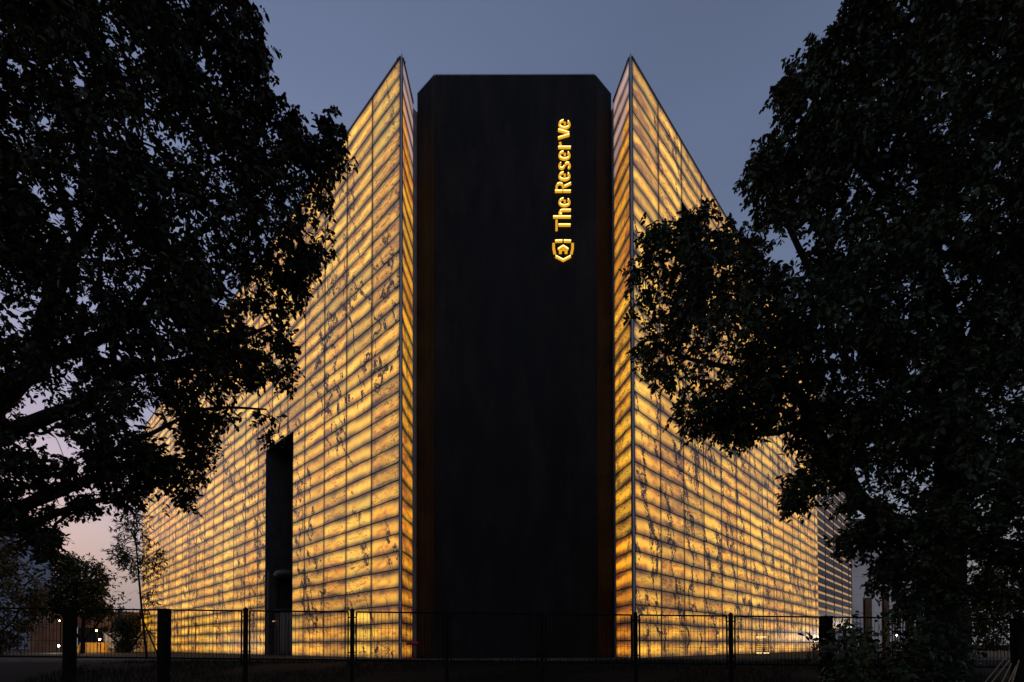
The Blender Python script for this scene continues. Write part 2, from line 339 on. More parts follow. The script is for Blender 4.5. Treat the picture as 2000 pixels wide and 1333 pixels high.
def slot(fac, P0, d, sgn, mat, x0, x1, row, h=RH):
    """one panel between x0 and x1 along a wall, in a row"""
    mid = P0+d*((x0+x1)/2); p = Vector((mid.x, mid.y, Z0+(row+.5)*RH)); q = px_of(p)
    a = px_of(Vector(((P0+d*x0).x, (P0+d*x0).y, p.z))); b = px_of(Vector(((P0+d*x1).x, (P0+d*x1).y, p.z)))
    area = abs(a[0]-b[0])*FPX*RH/p.y
    if bool(in_poly(q[0], q[1], LEFT_CROWN)) or bool(in_poly(q[0], q[1], RIGHT_CROWN)): area *= .12
    slots.append((area, fac, P0, d, sgn, mat, x0, x1, row, h))
for r in range(ROWS):
    for c in range(23):
        x0, x1 = c*WL, min((c+1)*WL, LEND)
        if r < 17:
            if c == 4: x1 = LO0
            if c == 5: continue
            if c == 6: x0 = LO1
        slot(fL, PL, DL, 1, M_ONL, x0+(.15 if c == 0 else GAPX/2), x1-GAPX/2, r)
    for c in range(14):
        if c == 2 and 26 <= r < 30: continue
        x0, x1 = c*WR, min((c+1)*WR, REND)
        slot(fR, PR, DR, -1, M_ONR, x0+(.17 if c == 0 else GAPX/2), x1-GAPX/2, r)
    slot(fIL, PL, dIL, -1, M_OIL, .12, LIL-.02, r)
    slot(fIR, PR, dIR, 1, M_OIR, .16, LIR-.02, r)
slots.sort(key=lambda s: -s[0]); meshes = {}; rest = MB(); MATS = [M_ONL, M_ONR, M_OIL, M_OIR, M_RAIL]
for k, (area, fac, P0, d, sgn, mat, x0, x1, row, h) in enumerate(slots):
    off = .05+.004*((row*7+int(x0*3)) % 3)
    if k < 300:
        key = (mat.name, round(x1-x0, 3))
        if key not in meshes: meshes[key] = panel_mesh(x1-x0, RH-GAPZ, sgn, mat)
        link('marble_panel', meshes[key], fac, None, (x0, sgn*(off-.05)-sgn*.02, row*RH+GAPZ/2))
    else:
        a = rot_of(d); Mx = Matrix.Translation((P0.x, P0.y, Z0)) @ Matrix.Rotation(a, 4, 'Z')
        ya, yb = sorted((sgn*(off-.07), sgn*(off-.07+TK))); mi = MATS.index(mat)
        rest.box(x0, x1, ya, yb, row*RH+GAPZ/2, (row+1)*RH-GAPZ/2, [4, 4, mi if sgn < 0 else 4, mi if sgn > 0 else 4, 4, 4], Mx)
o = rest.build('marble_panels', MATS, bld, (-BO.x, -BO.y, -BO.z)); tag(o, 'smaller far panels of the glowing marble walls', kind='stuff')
# corner posts and copings
def cposts(name, P0, da, db, wa, wb):
    pl = [P0+da*wa, P0+da*.012-db*.0, P0+db*wb]
    out = (-(da+db)).normalized()
    poly = [P0+out*.06, P0+da*wa+out*.022, P0+da*wa-out*.10, P0+db*wb-out*.10, P0+db*wb+out*.022]
    MB().prism([(p.x-BO.x, p.y-BO.y) for p in poly], 0, H+.14).build(name, M_POST, bld)
cposts('corner_post', PL, DL, dIL, .13, .07); cposts('corner_post', PR, DR, dIR, .15, .12)
for (P0, d, sgn, L) in ((PL, DL, 1, LEND), (PR, DR, -1, LV1), (PL, dIL, -1, LIL), (PR, dIR, 1, LIR)):
    ya, yb = sorted((sgn*.06, -sgn*.3))
    MB().box(.12, L, ya, yb, H+.0, H+.12).build('coping', M_RAIL, bld, (P0.x-BO.x, P0.y-BO.y, 0), rot_of(d))
# wings behind the facades: inner walls, jambs, soffits and roofs
def wing(P0, d, sgn, boxes, mat, name):
    mb = MB()
    for (x0, x1, y0, y1, z0, z1) in boxes:
        ya, yb = sorted((-sgn*y0, -sgn*y1)); mb.box(x0, x1, ya, yb, z0, z1)
    return mb.build(name, mat, bld, (P0.x-BO.x, P0.y-BO.y, 0), rot_of(d))
wing(PL, DL, 1, [(9, LEND-.05, 5.2, 16, 0, H-.3)], M_DARKWALL, 'inner_wall')
wing(PL, DL, 1, [(LO0-.35, LO0-.003, .05, 5.2, 0, LOT+.0)], M_DARKWALL, 'jamb'); wing(PL, DL, 1, [(LO1+.003, LO1+.35, .05, 5.2, 0, LOT)], M_STONE, 'jamb')
wing(PL, DL, 1, [(LO0-.3, LO1+.3, .06, 5.2, LOT+.003, LOT+.4)], M_SOFFIT, 'soffit')
wing(PL, DL, 1, [(.0+3, LEND, .4, 16, H-.6, H-.3)], M_DARKWALL, 'roof')
wing(PR, DR, -1, [(9, LV1-.05, 5.2, 16, 2.9, H-.3)], M_DARKWALL, 'inner_wall')
wing(PR, DR, -1, [(3, LV1, .4, 16, H-.6, H-.3)], M_DARKWALL, 'roof')
wing(PR, DR, -1, [(RO0-.2, RO1+.2, 1.6, 1.8, ROB-.2, ROT+.2)], M_DARKWALL, 'recess_back')
wing(PR, DR, -1, [(RO0-.2, RO1+.2, .4, 1.8, ROT, ROT+.2)], M_DARKWALL, 'soffit')
# entrance inside the tall opening: stone pier, disc canopies, glazed door with lit lobby
ent = lambda nm, mb, mat, par=bld: mb.build(nm, mat, par, (PL.x-BO.x, PL.y-BO.y, 0), rot_of(DL))
def disc(cx, cy, z, r, h, n=28):
    mb = MB(); prof = [(0, -h*.5), (.55, -h*.46), (.86, -h*.3), (1, 0), (.86, h*.3), (.55, h*.46), (0, h*.5)]; vs = []; fs = []
    for (a, b) in prof:
        for j in range(n): vs.append((cx+max(a, .002)*r*math.cos(2*math.pi*j/n), cy+max(a, .002)*r*math.sin(2*math.pi*j/n), z+b))
    for i in range(len(prof)-1):
        for j in range(n): fs.append((i*n+j, i*n+(j+1) % n, (i+1)*n+(j+1) % n, (i+1)*n+j))
    return mb.add(vs, fs)
ent('stone_pier', MB().box(LO1-.34, LO1-.003, -.7, -.08, .0, 6.2), M_STONE)
c1 = ent('hanging_lamp', disc(16.35, -1.35, 5.95, 1.25, .85), M_GREY); c1.data.polygons.foreach_set('use_smooth', [True]*len(c1.data.polygons))
ent('lamp_rod', MB().tube([(16.35, -1.35, 6.3), (16.35, -1.35, LOT)], .03, 6), M_FENCEX := plain('dark_rod', (.02, .02, .02)))
c2 = ent('door_canopy', disc(16.3, -1.35, 3.25, 1.3, .32), M_GREY)
M_GLASS = NT('dark_glass').set(col=(.03, .025, .02), rough=.1)
ent('revolving_door', MB().tube([(16.3, -1.35, 0), (16.3, -1.35, 3.08)], 1.1, 24), M_GLASS)
for j in range(10): ent('door_bar', MB().tube([(16.3+1.13*math.cos(j*.628), -1.35+1.13*math.sin(j*.628), 0), (16.3+1.13*math.cos(j*.628), -1.35+1.13*math.sin(j*.628), 3.07)], .035, 6), M_SOFFIT)
ent('door_lamp', MB().box(16.55, 17.0, -.245, -.225, 2.45, 2.52), glow('door_lamp', (1., .6, .25), .5))
Ld = bpy.data.lights.new('entrance_light', 'POINT'); Ld.energy = 3; Ld.color = (1, .72, .45); Ld.shadow_soft_size = .3
ldo = bpy.data.objects.new('entrance_light', Ld); COL.objects.link(ldo); ldo.parent = bld; _p = PL+DL*15.2+Vector((math.cos(TH), math.sin(TH)))*1.2; ldo.location = (_p.x-BO.x, _p.y-BO.y, 2.7)
# louvred end bay of the right wing
M_BLADE = plain('louvre_blade', (.10, .11, .13), .45, .3, .15); M_STRIP = glow('louvre_light', (1., .48, .09), .42)
bays = [13.42, 14.83, 16.38, 18.05, 19.6, 20.3]
lv = wing(PR, DR, -1, [(REND, LV1, .45, .7, 2.9, H)], M_RAIL, 'louvre_wall')
bl_mesh = {}; cosr, sinr = math.cos(.16), math.sin(.16)
for bi in range(5):
    x0, x1 = bays[bi]*WR+.06, bays[bi+1]*WR-.06
    mb = MB(); Mx = Matrix.Rotation(.20, 4, 'X')
    mb.box(0, x1-x0, -.03, .03, -.29, .29, 0, Mx); me = mb.mesh('louvre'); me.materials.append(M_BLADE)
    ms = MB().box(0, x1-x0, -.02, .02, -.13, .13).mesh('light_strip'); ms.materials.append(M_STRIP)
    MB().box(bays[bi+1]*WR-.05, bays[bi+1]*WR+.05, -.0, .44, 2.9, H).build('mullion', M_RAIL, lv)
    for r in range(3, ROWS):
        link('louvre', me, lv, None, (x0, .06, r*RH+.60)); link('light_strip', ms, lv, None, (x0, .10, r*RH+.15))
for xx in (14.8, 17.6, 20.2): wing(PR, DR, -1, [(xx*WR-.2, xx*WR+.2, .6, 1.0, 0, 2.9)], M_DARKWALL, 'column')
wing(PR, DR, -1, [(REND, LV1, 6, 6.2, 0, 2.9)], M_DARKWALL, 'undercroft_wall')
wing(PR, DR, -1, [(15.2*WR, 17.2*WR, 2.0, 2.12, 2.62, 2.72)], glow('tube_white', (.8, .95, .85), .6), 'tube_light')
wing(PR, DR, -1, [(14*WR, 18.5*WR, 5.2, 5.9, 0, 1.1)], plain('pale_barrier', (.2, .2, .19), .6), 'low_wall')
# metal gutter between the return walls and the tower
for (p, q) in (((-5.44, 26.66), (-5.20, 26.95)), ((5.53, 26.95), (5.69, 26.63))):
    a, b = Vector(p), Vector(q); d = (b-a); L = d.length
    MB().box(0, L, 0, .3, 0, 30.4).build('gutter', M_POST, bld, (a.x-BO.x, a.y-BO.y, 0), math.atan2(d.y, d.x))
# black ribbed tower
TW = [Vector((-5.20, 26.8)), Vector((-4.09, 25.87)), Vector((4.48, 25.87)), Vector((5.53, 26.8))]; TT = 32.24-Z0
MB().prism([(p.x-BO.x, p.y-BO.y) for p in (Vector((-5.12, 26.92)), Vector((-4.06, 25.97)), Vector((4.45, 25.97)), Vector((5.45, 26.92)), Vector((5.45, 34)), Vector((-5.12, 34)))], 0, TT+.07).build('tower_wall', M_DARKWALL, bld)
def ribbed(L, h, pitch, dep):
    n = max(1, round(L/pitch)); p = L/n; mb = MB(); pr = []
    for i in range(n): pr += [(i*p, 0), (i*p+p*.50, 0), (i*p+p*.50, -dep), (i*p+p*.999, -dep)]
    pr.append((L, 0)); k = len(pr)
    vs = [(x, y, 0) for x, y in pr]+[(x, y, h) for x, y in pr]
    fs = [(i, i+1, k+i+1, k+i) for i in range(k-1)]
    for i in range(n): fs.append((k+4*i+1, k+4*i+2, k+4*i+3, k+4*i+4)); fs.append((4*i+4, 4*i+3, 4*i+2, 4*i+1))
    return mb.add(vs, fs)
tiers = [0, 2.4, 5.9, 9.5, 13.0, 16.5, 20.1, 23.6, 27.4, TT]; fx = [0, 1.45, 4.95, 7.3, 8.57]; cl = {}
for i in range(9):
    z0, z1 = tiers[i]+(.004 if i else 0), tiers[i+1]-(.004 if i < 8 else 0)
    for s in range(3):
        A, B = TW[s], TW[s+1]; d = (B-A).normalized(); L = (B-A).length
        segs = list(zip(fx[:-1], fx[1:])) if s == 1 else [(0, L)]
        for (x0, x1) in segs:
            if x1 > L: x1 = L
            mb = ribbed(x1-x0-.006, z1-z0+(.0 if i < 8 else .0), .095, .05)
            P = A+d*(x0+.006); mb.build('cladding_panel', M_TOWER, bld, (P.x-BO.x, P.y-BO.y, z0), rot_of(d))

# ------------------------------------------------------------------ the vertical sign
M_SIGN = NT('sign_amber').set(col=(.3, .2, .05), emi=(1., .46, .012), es=.75)
M_HOT = NT('sign_hot').set(col=(.5, .4, .2), emi=(1., .70, .22), es=2.2)
SYD = 25.80
sg = empty('wall_sign', (0, SYD, 0)); tag(sg, 'vertical glowing yellow letters and shield emblem on the black tower', 'sign')
def cp(cx, cyy):                                        # sign coordinates measured in a 4.1667x enlargement
    p = at(1040+cx/4.1667, 210+cyy/4.1667, SYD); return (p.x, p.z)
def stroke(pts, wid, y0, y1, mb):
    n = len(pts); pts = [Vector(p) for p in pts]; Lf = []; Rt = []
    for i in range(n):
        ta = (pts[i]-pts[i-1]).normalized() if i else None; tb = (pts[i+1]-pts[i]).normalized() if i < n-1 else None
        tt = (ta or tb) if (ta is None or tb is None) else (ta+tb).normalized()
        nn = Vector((-tt.y, tt.x)); k = 1/max(.5, nn.dot(Vector((-(ta or tb).y, (ta or tb).x))))
        Lf.append(pts[i]+nn*wid/2*k); Rt.append(pts[i]-nn*wid/2*k)
    vs = [(p.x, y0, p.y) for p in Lf]+[(p.x, y0, p.y) for p in Rt]+[(p.x, y1, p.y) for p in Lf]+[(p.x, y1, p.y) for p in Rt]; fs = []
    for i in range(n-1):
        fs += [(i, i+1, n+i+1, n+i), (2*n+i, 3*n+i, 3*n+i+1, 2*n+i+1), (i, 2*n+i, 2*n+i+1, i+1), (n+i, n+i+1, 3*n+i+1, 3*n+i)]
    fs += [(0, n, 3*n, 2*n), (n-1, 3*n-1, 4*n-1, 2*n-1)]
    mb.add(vs, fs)
def arc(c, rx, ry, a0, a1, n=12): return [(c[0]+rx*math.cos(R_(a0+(a1-a0)*i/n)), c[1]+ry*math.sin(R_(a0+(a1-a0)*i/n))) for i in range(n+1)]
def letter(strokes, s0, s1, swid=16.5):
    """letter drawn upright in units of its own width (s) and of the x-height (t), turned to read upwards"""
    BX, XH = 311., 102.
    body, hot = MB(), MB()
    def tr(p, dy=0): return cp(BX-p[1]*XH, s0-p[0]*(s0-s1)+dy)
    k = (cp(0, 0)[1]-cp(0, 100)[1])/100
    for st in strokes:
        pl = [tr(p, 1.) for p in st]; stroke(pl, swid*k, -.035, .02, body)
        pl = [tr(p, -5.5) for p in st]
        # the lamp line lies along the upper edge of the stroke; it is bright where the stroke runs across
        seg = []
        for i in range(len(pl)-1):
            dx, dz = abs(pl[i+1][0]-pl[i][0]), abs(pl[i+1][1]-pl[i][1])
            if dx > dz*.8:
                if not seg: seg = [pl[i]]
                seg.append(pl[i+1])
            elif seg: stroke(seg, 6*k, -.055, -.037, hot); seg = []
        if seg: stroke(seg, 6*k, -.055, -.037, hot)
    o = body.build('letter', M_SIGN, sg)
    if hot.v: hot.build('lamp_line', M_HOT, o)
e_ = [arc((.5, .5), .35, .40, 12, 318, 18), [(.48, .47), (.74, .47)]]
T_ = [[(.02, 1.13), (.98, 1.13)], [(.5, .98), (.5, .02)]]
h_ = [[(.16, 1.40), (.16, .0)], [(.42, .72)]+arc((.60, .62), .24, .27, 110, 0, 8)+[(.84, .0)]]
Rr_ = [[(.14, 1.25), (.14, .66)], [(.14, .60), (.14, .0)], [(.36, 1.13), (.5, 1.13)]+arc((.55, .87), .30, .26, 85, -80, 10)+[(.45, .60)], [(.58, .50), (.86, .0)]]
s_ = [arc((.5, .73), .30, .17, 20, 190, 9)+[(.26, .62), (.40, .53)], [(.52, .48), (.70, .42)]+arc((.5, .27), .31, .19, 20, -160, 9)]
r_ = [[(.20, 1.0), (.20, .0)], [(.52, .80), (.84, .86)]]
v_ = [[(.10, 1.0), (.44, .12)], [(.62, .14), (.92, 1.0)]]
for st, s0, s1 in ((T_, 1007, 915), (h_, 908, 828), (e_, 816, 734), (Rr_, 698, 610), (e_, 604, 522), (s_, 514, 443), (e_, 436, 352), (r_, 343, 275), (v_, 262, 182), (e_, 184, 99)):
    letter(st, s0, s1)
em_b, em_h = MB(), MB(); kk = (cp(0, 0)[1]-cp(0, 100)[1])/100
def sh(pts, wd=20, hot=0):
    stroke([cp(*p) for p in pts], wd*kk, -.035, .02, em_b)
    if hot: stroke([cp(x, y-6) for x, y in pts], 7*kk, -.055, -.037, em_h)
sh([(184, 1093), (243, 1091)], 18, 1); sh([(254, 1091), (313, 1093)], 18, 1)
sh([(172, 1108), (172, 1150), (182, 1196)], 20); sh([(326, 1108), (326, 1150), (316, 1196)], 20)
sh([(188, 1216), (250, 1248), (310, 1216)], 18, 1)
sh([(208, 1160), (249, 1134), (291, 1160)], 13, 1)
def quad(a, b, c, d): stroke([cp((a+c)/2, b), cp((a+c)/2, d)], (c-a)*kk, -.034, .02, em_b)
quad(216, 1163, 238, 1192); quad(262, 1163, 284, 1192); quad(239, 1152, 261, 1168)
o = em_b.build('shield_emblem', M_SIGN, sg); em_h.build('lamp_line', M_HOT, o)

# ------------------------------------------------------------------ boundary fence
FY = 12.35
def ftop(x): return 2.455-.0128*(x+3.9)
fence = empty('boundary_fence', (0, FY, 0)); tag(fence, 'dark wire mesh boundary fence with square posts crossing the foreground', 'fence')
fpx = [(-235, 1), (-50, 1), (137, 2), (321, 2), (480, 1), (688, 1), (873, 1), (1058, 1), (1241, 1), (1427, 1), (1613, 2), (1799, 1), (1986, 2), (2175, 1)]
PX = [(at(p, 1200, FY).x, k) for p, k in fpx]
for (x, k) in PX:
    wd = .042 if k == 1 else .095
    g0 = float(gz(x, FY))-.3
    mb = MB(); zt = ftop(x)+(.05 if k == 1 else .0)
    mb.box(x-wd, x+wd, -wd, wd, g0, zt)
    if k == 1:
        mb.add([(x-wd, -wd, zt+.001), (x+wd, -wd, zt+.001), (x+wd, wd, zt+.001), (x-wd, wd, zt+.001), (x, 0, zt+.05)], [(0, 1, 4), (1, 2, 4), (2, 3, 4), (3, 0, 4)])
        for z in (.12, 1.0): mb.box(x-.10, x-wd-.001, -.012, .012, ftop(x)-z-.03, ftop(x)-z); mb.box(x+wd+.001, x+.10, -.012, .012, ftop(x)-z-.03, ftop(x)-z)
    else: mb.box(x-wd-.012, x+wd+.012, -wd-.012, wd+.012, zt+.001, zt+.03)
    mb.build('post', M_FENCE, fence)
for (xa, ka), (xb, kb) in zip(PX[:-1], PX[1:]):
    a = xa+(.042 if ka == 1 else .095)+.06; b = xb-(.042 if kb == 1 else .095)-.06
    ta, tb = ftop(a), ftop(b); hb = 1.21
    fr = MB(); r = .021
    for (p, q) in (((a, 0, ta), (b, 0, tb)), ((a, 0, ta-hb), (b, 0, tb-hb)), ((a, 0, ta-hb-.12), (a, 0, ta)), ((b, 0, tb-hb-.12), (b, 0, tb))):
        fr.tube([p, q], r, 6)
    fo = fr.build('mesh_panel', M_FENCE, fence)
    wm = MB(); n = int((b-a)/.088); hy = 1
    for i in range(1, n):
        x = a+(b-a)*i/n; zt = ta+(tb-ta)*i/n; wm.tube([(x, .0, zt-hb), (x+.004*math.sin(i*9), .0, zt)], .0062, 3, cap=False)
    for j in (.33, .66): wm.tube([(a, .012, ta-hb*j), (b, .012, tb-hb*j)], .004, 3, cap=False)
    wo = wm.build('wire_mesh', M_FENCE, fo); wo['kind'] = 'stuff'

# ------------------------------------------------------------------ trees
def vnoise(P, scale, seed):
    r = np.random.default_rng(seed); v = np.zeros(len(P))
    for k in range(7):
        d = r.normal(size=3); d *= scale*(.7+.9*r.random())/np.linalg.norm(d); v += np.sin(P@d+r.random()*6.28)
    return v/7
def edge_dist(px, py, poly):
    D = np.full(len(px), 1e9); n = len(poly)
    for i in range(n):
        a = np.array(poly[i], float); b = np.array(poly[(i+1) % n], float); ab = b-a; L2 = (ab**2).sum()+1e-9
        tt = np.clip(((px-a[0])*ab[0]+(py-a[1])*ab[1])/L2, 0, 1)
        D = np.minimum(D, np.hypot(px-a[0]-tt*ab[0], py-a[1]-tt*ab[1]))
    return D
def leaves(C, OUT, rs, nr, nl, ll, spread, droop, asp=.46):
    """pinnate sprays: nr leaf stalks per spray, nl leaflets per stalk"""
    n = len(C); N = n*nr
    base = np.repeat(C, nr, 0)+rs.normal(size=(N, 3))*spread*.42
    dr = np.repeat(OUT, nr, 0)*.7+rs.normal(size=(N, 3))*.75; dr[:, 2] -= droop*rs.random(N)
    dr /= np.linalg.norm(dr, axis=1)[:, None]
    up = rs.normal(size=(N, 3))*.5+np.array([0, 0, 1.]); sd = np.cross(dr, up); sd /= np.linalg.norm(sd, axis=1)[:, None]+1e-9
    Ls = spread*(.6+.7*rs.random(N)); V = []; K = N*nl
    tt = (np.tile(np.arange(nl), N)+.6)/nl; sg_ = np.where(np.tile(np.arange(nl), N) % 2 == 0, 1., -1.)
    D = np.repeat(dr, nl, 0); S = np.repeat(sd, nl, 0); B = np.repeat(base, nl, 0)
    p = B+D*(tt*np.repeat(Ls, nl))[:, None]; p[:, 2] -= (tt**2)*np.repeat(Ls, nl)*.25*droop
    ld = D*.55+S*(sg_*.85)[:, None]+rs.normal(size=(K, 3))*.28; ld[:, 2] -= .35*droop; ld /= np.linalg.norm(ld, axis=1)[:, None]
    nn = rs.normal(size=(K, 3))*.55+np.array([0, 0, 1.]); wv = np.cross(ld, nn); wv /= np.linalg.norm(wv, axis=1)[:, None]+1e-9
    nv = np.cross(wv, ld); l = ll*(.55+.75*rs.random(K))[:, None]; h = l*asp/2
    V = np.stack([p, p+ld*l*.30+wv*h*.92+nv*h*.2, p+ld*l*.68+wv*h*.80+nv*h*.1, p+ld*l-nv*h*.35, p+ld*l*.68-wv*h*.80+nv*h*.1, p+ld*l*.30-wv*h*.92+nv*h*.2], 1).reshape(-1, 3)
    i = np.arange(K)*6; F = np.concatenate([np.stack([i, i+1, i+5], 1), np.stack([i+1, i+2, i+4], 1), np.stack([i+1, i+4, i+5], 1), np.stack([i+2, i+3, i+4], 1)]); return V, F
def tree(name, label, cat, base, limbs, poly, Y0, nspray, seed, leaf, lm=None, holes=(), rs_sp=.21, dmax=3.0, nr=5, nl=8, droop=.9, thr=-.16, trunk=None, group=None, dk=80., tw=.006, nsc=1.5, inset=7, wob=.05, asp=.5):
    rs = np.random.default_rng(seed); root = empty(name, base); B = Vector(base); tag(root, label, cat, group)
    nodes = []; par = []; lrad = []
    for li, lb in enumerate(limbs):
        pts = [at(px, py, Yd) for (px, py, Yd, r) in lb]; rad = [r for *_, r in lb]; P = []; Q = []
        for i in range(len(pts)-1):                                    # smooth the hand-placed joints
            p0, p1, p2, p3 = pts[max(i-1, 0)], pts[i], pts[i+1], pts[min(i+2, len(pts)-1)]; m = 5
            for j in range(m):
                s = j/m; P.append(.5*((2*p1)+(p2-p0)*s+(2*p0-5*p1+4*p2-p3)*s*s+(3*p1-p0-3*p2+p3)*s**3)); Q.append(rad[i]*(1-s)+rad[i+1]*s)
        P.append(pts[-1]); Q.append(rad[-1])
        mb = MB(); mb.tube([p-B for p in P], Q, 12 if li == 0 else 9, wob=wob)
        mb.build('trunk' if li == 0 else 'limb', M_BARK, root, smooth=True)
        for k, p in enumerate(P):
            if li or k > len(P)*.35: nodes.append(tuple(p))
    xs_ = [p[0] for p in poly]; ys_ = [p[1] for p in poly]; C = np.zeros((0, 3))
    need = nspray; tries = 0
    while need > 0 and tries < 60:
        tries += 1; m = 4000
        px = rs.uniform(min(xs_), max(xs_), m); py = rs.uniform(min(ys_), max(ys_), m)
        ok = in_poly(px, py, poly); d = edge_dist(px, py, poly); ok &= d > inset*(.55+.6*rs.random(m))
        for (hx, hy, hr) in holes: ok &= np.hypot(px-hx, py-hy) > hr*(.8+.4*rs.random(m))
        th_ = np.minimum(dmax, .25+(d/dk)*1.0); sgn_ = rs.uniform(-1, 1, m); Yd = Y0+sgn_*th_
        c = at_np(px, py, Yd); ok &= vnoise(c, nsc, seed+1) > thr-.25*np.exp(-d/25.)
        ok &= rs.random(m) < (Yd/Y0)**0*1.0
        c = c[ok][:need]; C = np.concatenate([C, c]); need -= len(c)
    # twigs: every spray joins the nearest wood already grown
    Nn = np.array(nodes); d0 = np.min(((C[:, None, :]-Nn[None, ::3, :])**2).sum(2), 1); order = np.argsort(d0)
    arr = np.zeros((len(Nn)+len(C)*3, 3)); arr[:len(Nn)] = Nn; cnt = len(Nn); parent = [-1]*cnt; load = [0]*(cnt+len(C)*3); tips = []; OUT = np.zeros_like(C)
    for k in order:
        c = C[k]; dd = ((arr[:cnt]-c)**2).sum(1); j = int(np.argmin(dd)); p = arr[j]; v = c-p; L = np.linalg.norm(v)+1e-6; OUT[k] = v/L
        q1 = p+v*.36+rs.normal(size=3)*L*.07+np.array([0, 0, .08*L]); q2 = p+v*.7+rs.normal(size=3)*L*.07+np.array([0, 0, .06*L])
        arr[cnt] = q1; arr[cnt+1] = q2; arr[cnt+2] = c; parent += [j, cnt, cnt+1]; tips.append(cnt+2); cnt += 3
    for tp in tips:
        j = tp; guard = 0
        while j >= 0 and guard < 400: load[j] += 1; j = parent[j]; guard += 1
    mb = MB()
    for j in range(len(Nn), cnt):
        p = parent[j]; ra = tw*(load[j]**.5); rb = tw*(max(load[p], load[j])**.5) if p >= len(Nn) else ra*1.25
        mb.tube([Vector(arr[p])-B, Vector(arr[j])-B], [min(rb, .07), min(ra, .07)], 4 if load[j] < 12 else 6, cap=False)
    o = mb.build('twigs', M_BARK, root); o['kind'] = 'stuff'
    V, F = leaves(C, OUT, rs, nr, nl, leaf, rs_sp, droop, asp)
    o = link('crown', np_mesh('crown', V-np.array(B), F), root, lm or M_LEAF); o['kind'] = 'stuff'
    return root
TY = 10.6
b0 = at(-150, 1400, TY); 
tree('broadleaf_tree', 'big dark tree overhanging from the left edge, its boughs crossing the glowing wall', 'tree', (b0.x, TY, float(gz(b0.x, TY))),
     [[(-150, 1420, TY, .42), (-145, 1200, TY, .36), (-120, 1000, TY, .32), (-80, 880, TY, .28), (-20, 800, TY, .22), (40, 745, TY, .19), (76, 690, TY, .17), (88, 620, TY, .155), (115, 555, TY, .14), (152, 480, TY-.2, .12), (185, 420, TY-.4, .09), (200, 330, TY-.6, .07), (190, 200, TY-.6, .05), (180, 60, TY-.5, .03)],
      [(40, 745, TY, .15), (95, 702, TY, .14), (160, 678, TY, .125), (225, 640, TY-.1, .11), (272, 585, TY-.2, .09), (330, 500, TY-.3, .07), (420, 430, TY-.4, .045), (520, 350, TY-.5, .025)],
      [(-80, 880, TY, .2), (0, 850, TY-.3, .16), (90, 815, TY-.5, .14), (170, 785, TY-.6, .12), (225, 735, TY-.7, .10), (330, 712, TY-.8, .08), (400, 690, TY-.8, .05), (520, 640, TY-.9, .025)],
      [(-120, 1000, TY, .2), (0, 1008, TY+.3, .15), (65, 980, TY+.4, .13), (148, 948, TY+.5, .11), (212, 922, TY+.6, .09), (292, 898, TY+.7, .065), (380, 900, TY+.8, .03)],
      [(-120, 1040, TY, .14), (0, 1040, TY+.5, .11), (65, 1022, TY+.6, .09), (130, 996, TY+.7, .07), (210, 975, TY+.8, .045), (300, 962, TY+.8, .02)],
      [(115, 555, TY, .10), (60, 480, TY+.3, .085), (0, 402, TY+.4, .075), (-80, 300, TY+.5, .05), (-160, 150, TY+.5, .03)],
      [(152, 480, TY, .08), (120, 380, TY+.4, .07), (112, 280, TY+.5, .065), (165, 258, TY+.5, .06), (225, 208, TY+.5, .05), (288, 174, TY+.5, .04), (400, 110, TY+.5, .02)],
      [(212, 922, TY+.6, .07), (224, 880, TY+.6, .055), (290, 850, TY+.5, .045), (400, 800, TY+.4, .035), (520, 800, TY+.4, .02)],
      [(225, 735, TY-.7, .06), (215, 650, TY-.8, .055), (195, 560, TY-.9, .045), (200, 470, TY-1, .03)]],
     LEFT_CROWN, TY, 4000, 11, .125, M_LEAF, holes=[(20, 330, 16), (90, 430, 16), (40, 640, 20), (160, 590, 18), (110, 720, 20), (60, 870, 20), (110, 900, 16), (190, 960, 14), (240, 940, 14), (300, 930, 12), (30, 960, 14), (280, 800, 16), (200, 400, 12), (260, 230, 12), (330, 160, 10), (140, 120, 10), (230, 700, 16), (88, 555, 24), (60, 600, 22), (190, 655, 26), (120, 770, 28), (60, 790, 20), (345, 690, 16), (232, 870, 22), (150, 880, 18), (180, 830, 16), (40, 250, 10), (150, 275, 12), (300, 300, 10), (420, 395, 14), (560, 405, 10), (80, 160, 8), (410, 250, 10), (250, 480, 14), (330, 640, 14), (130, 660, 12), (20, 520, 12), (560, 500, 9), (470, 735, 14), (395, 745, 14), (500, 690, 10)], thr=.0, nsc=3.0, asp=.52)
b1 = at(1860, 1420, 10.9)
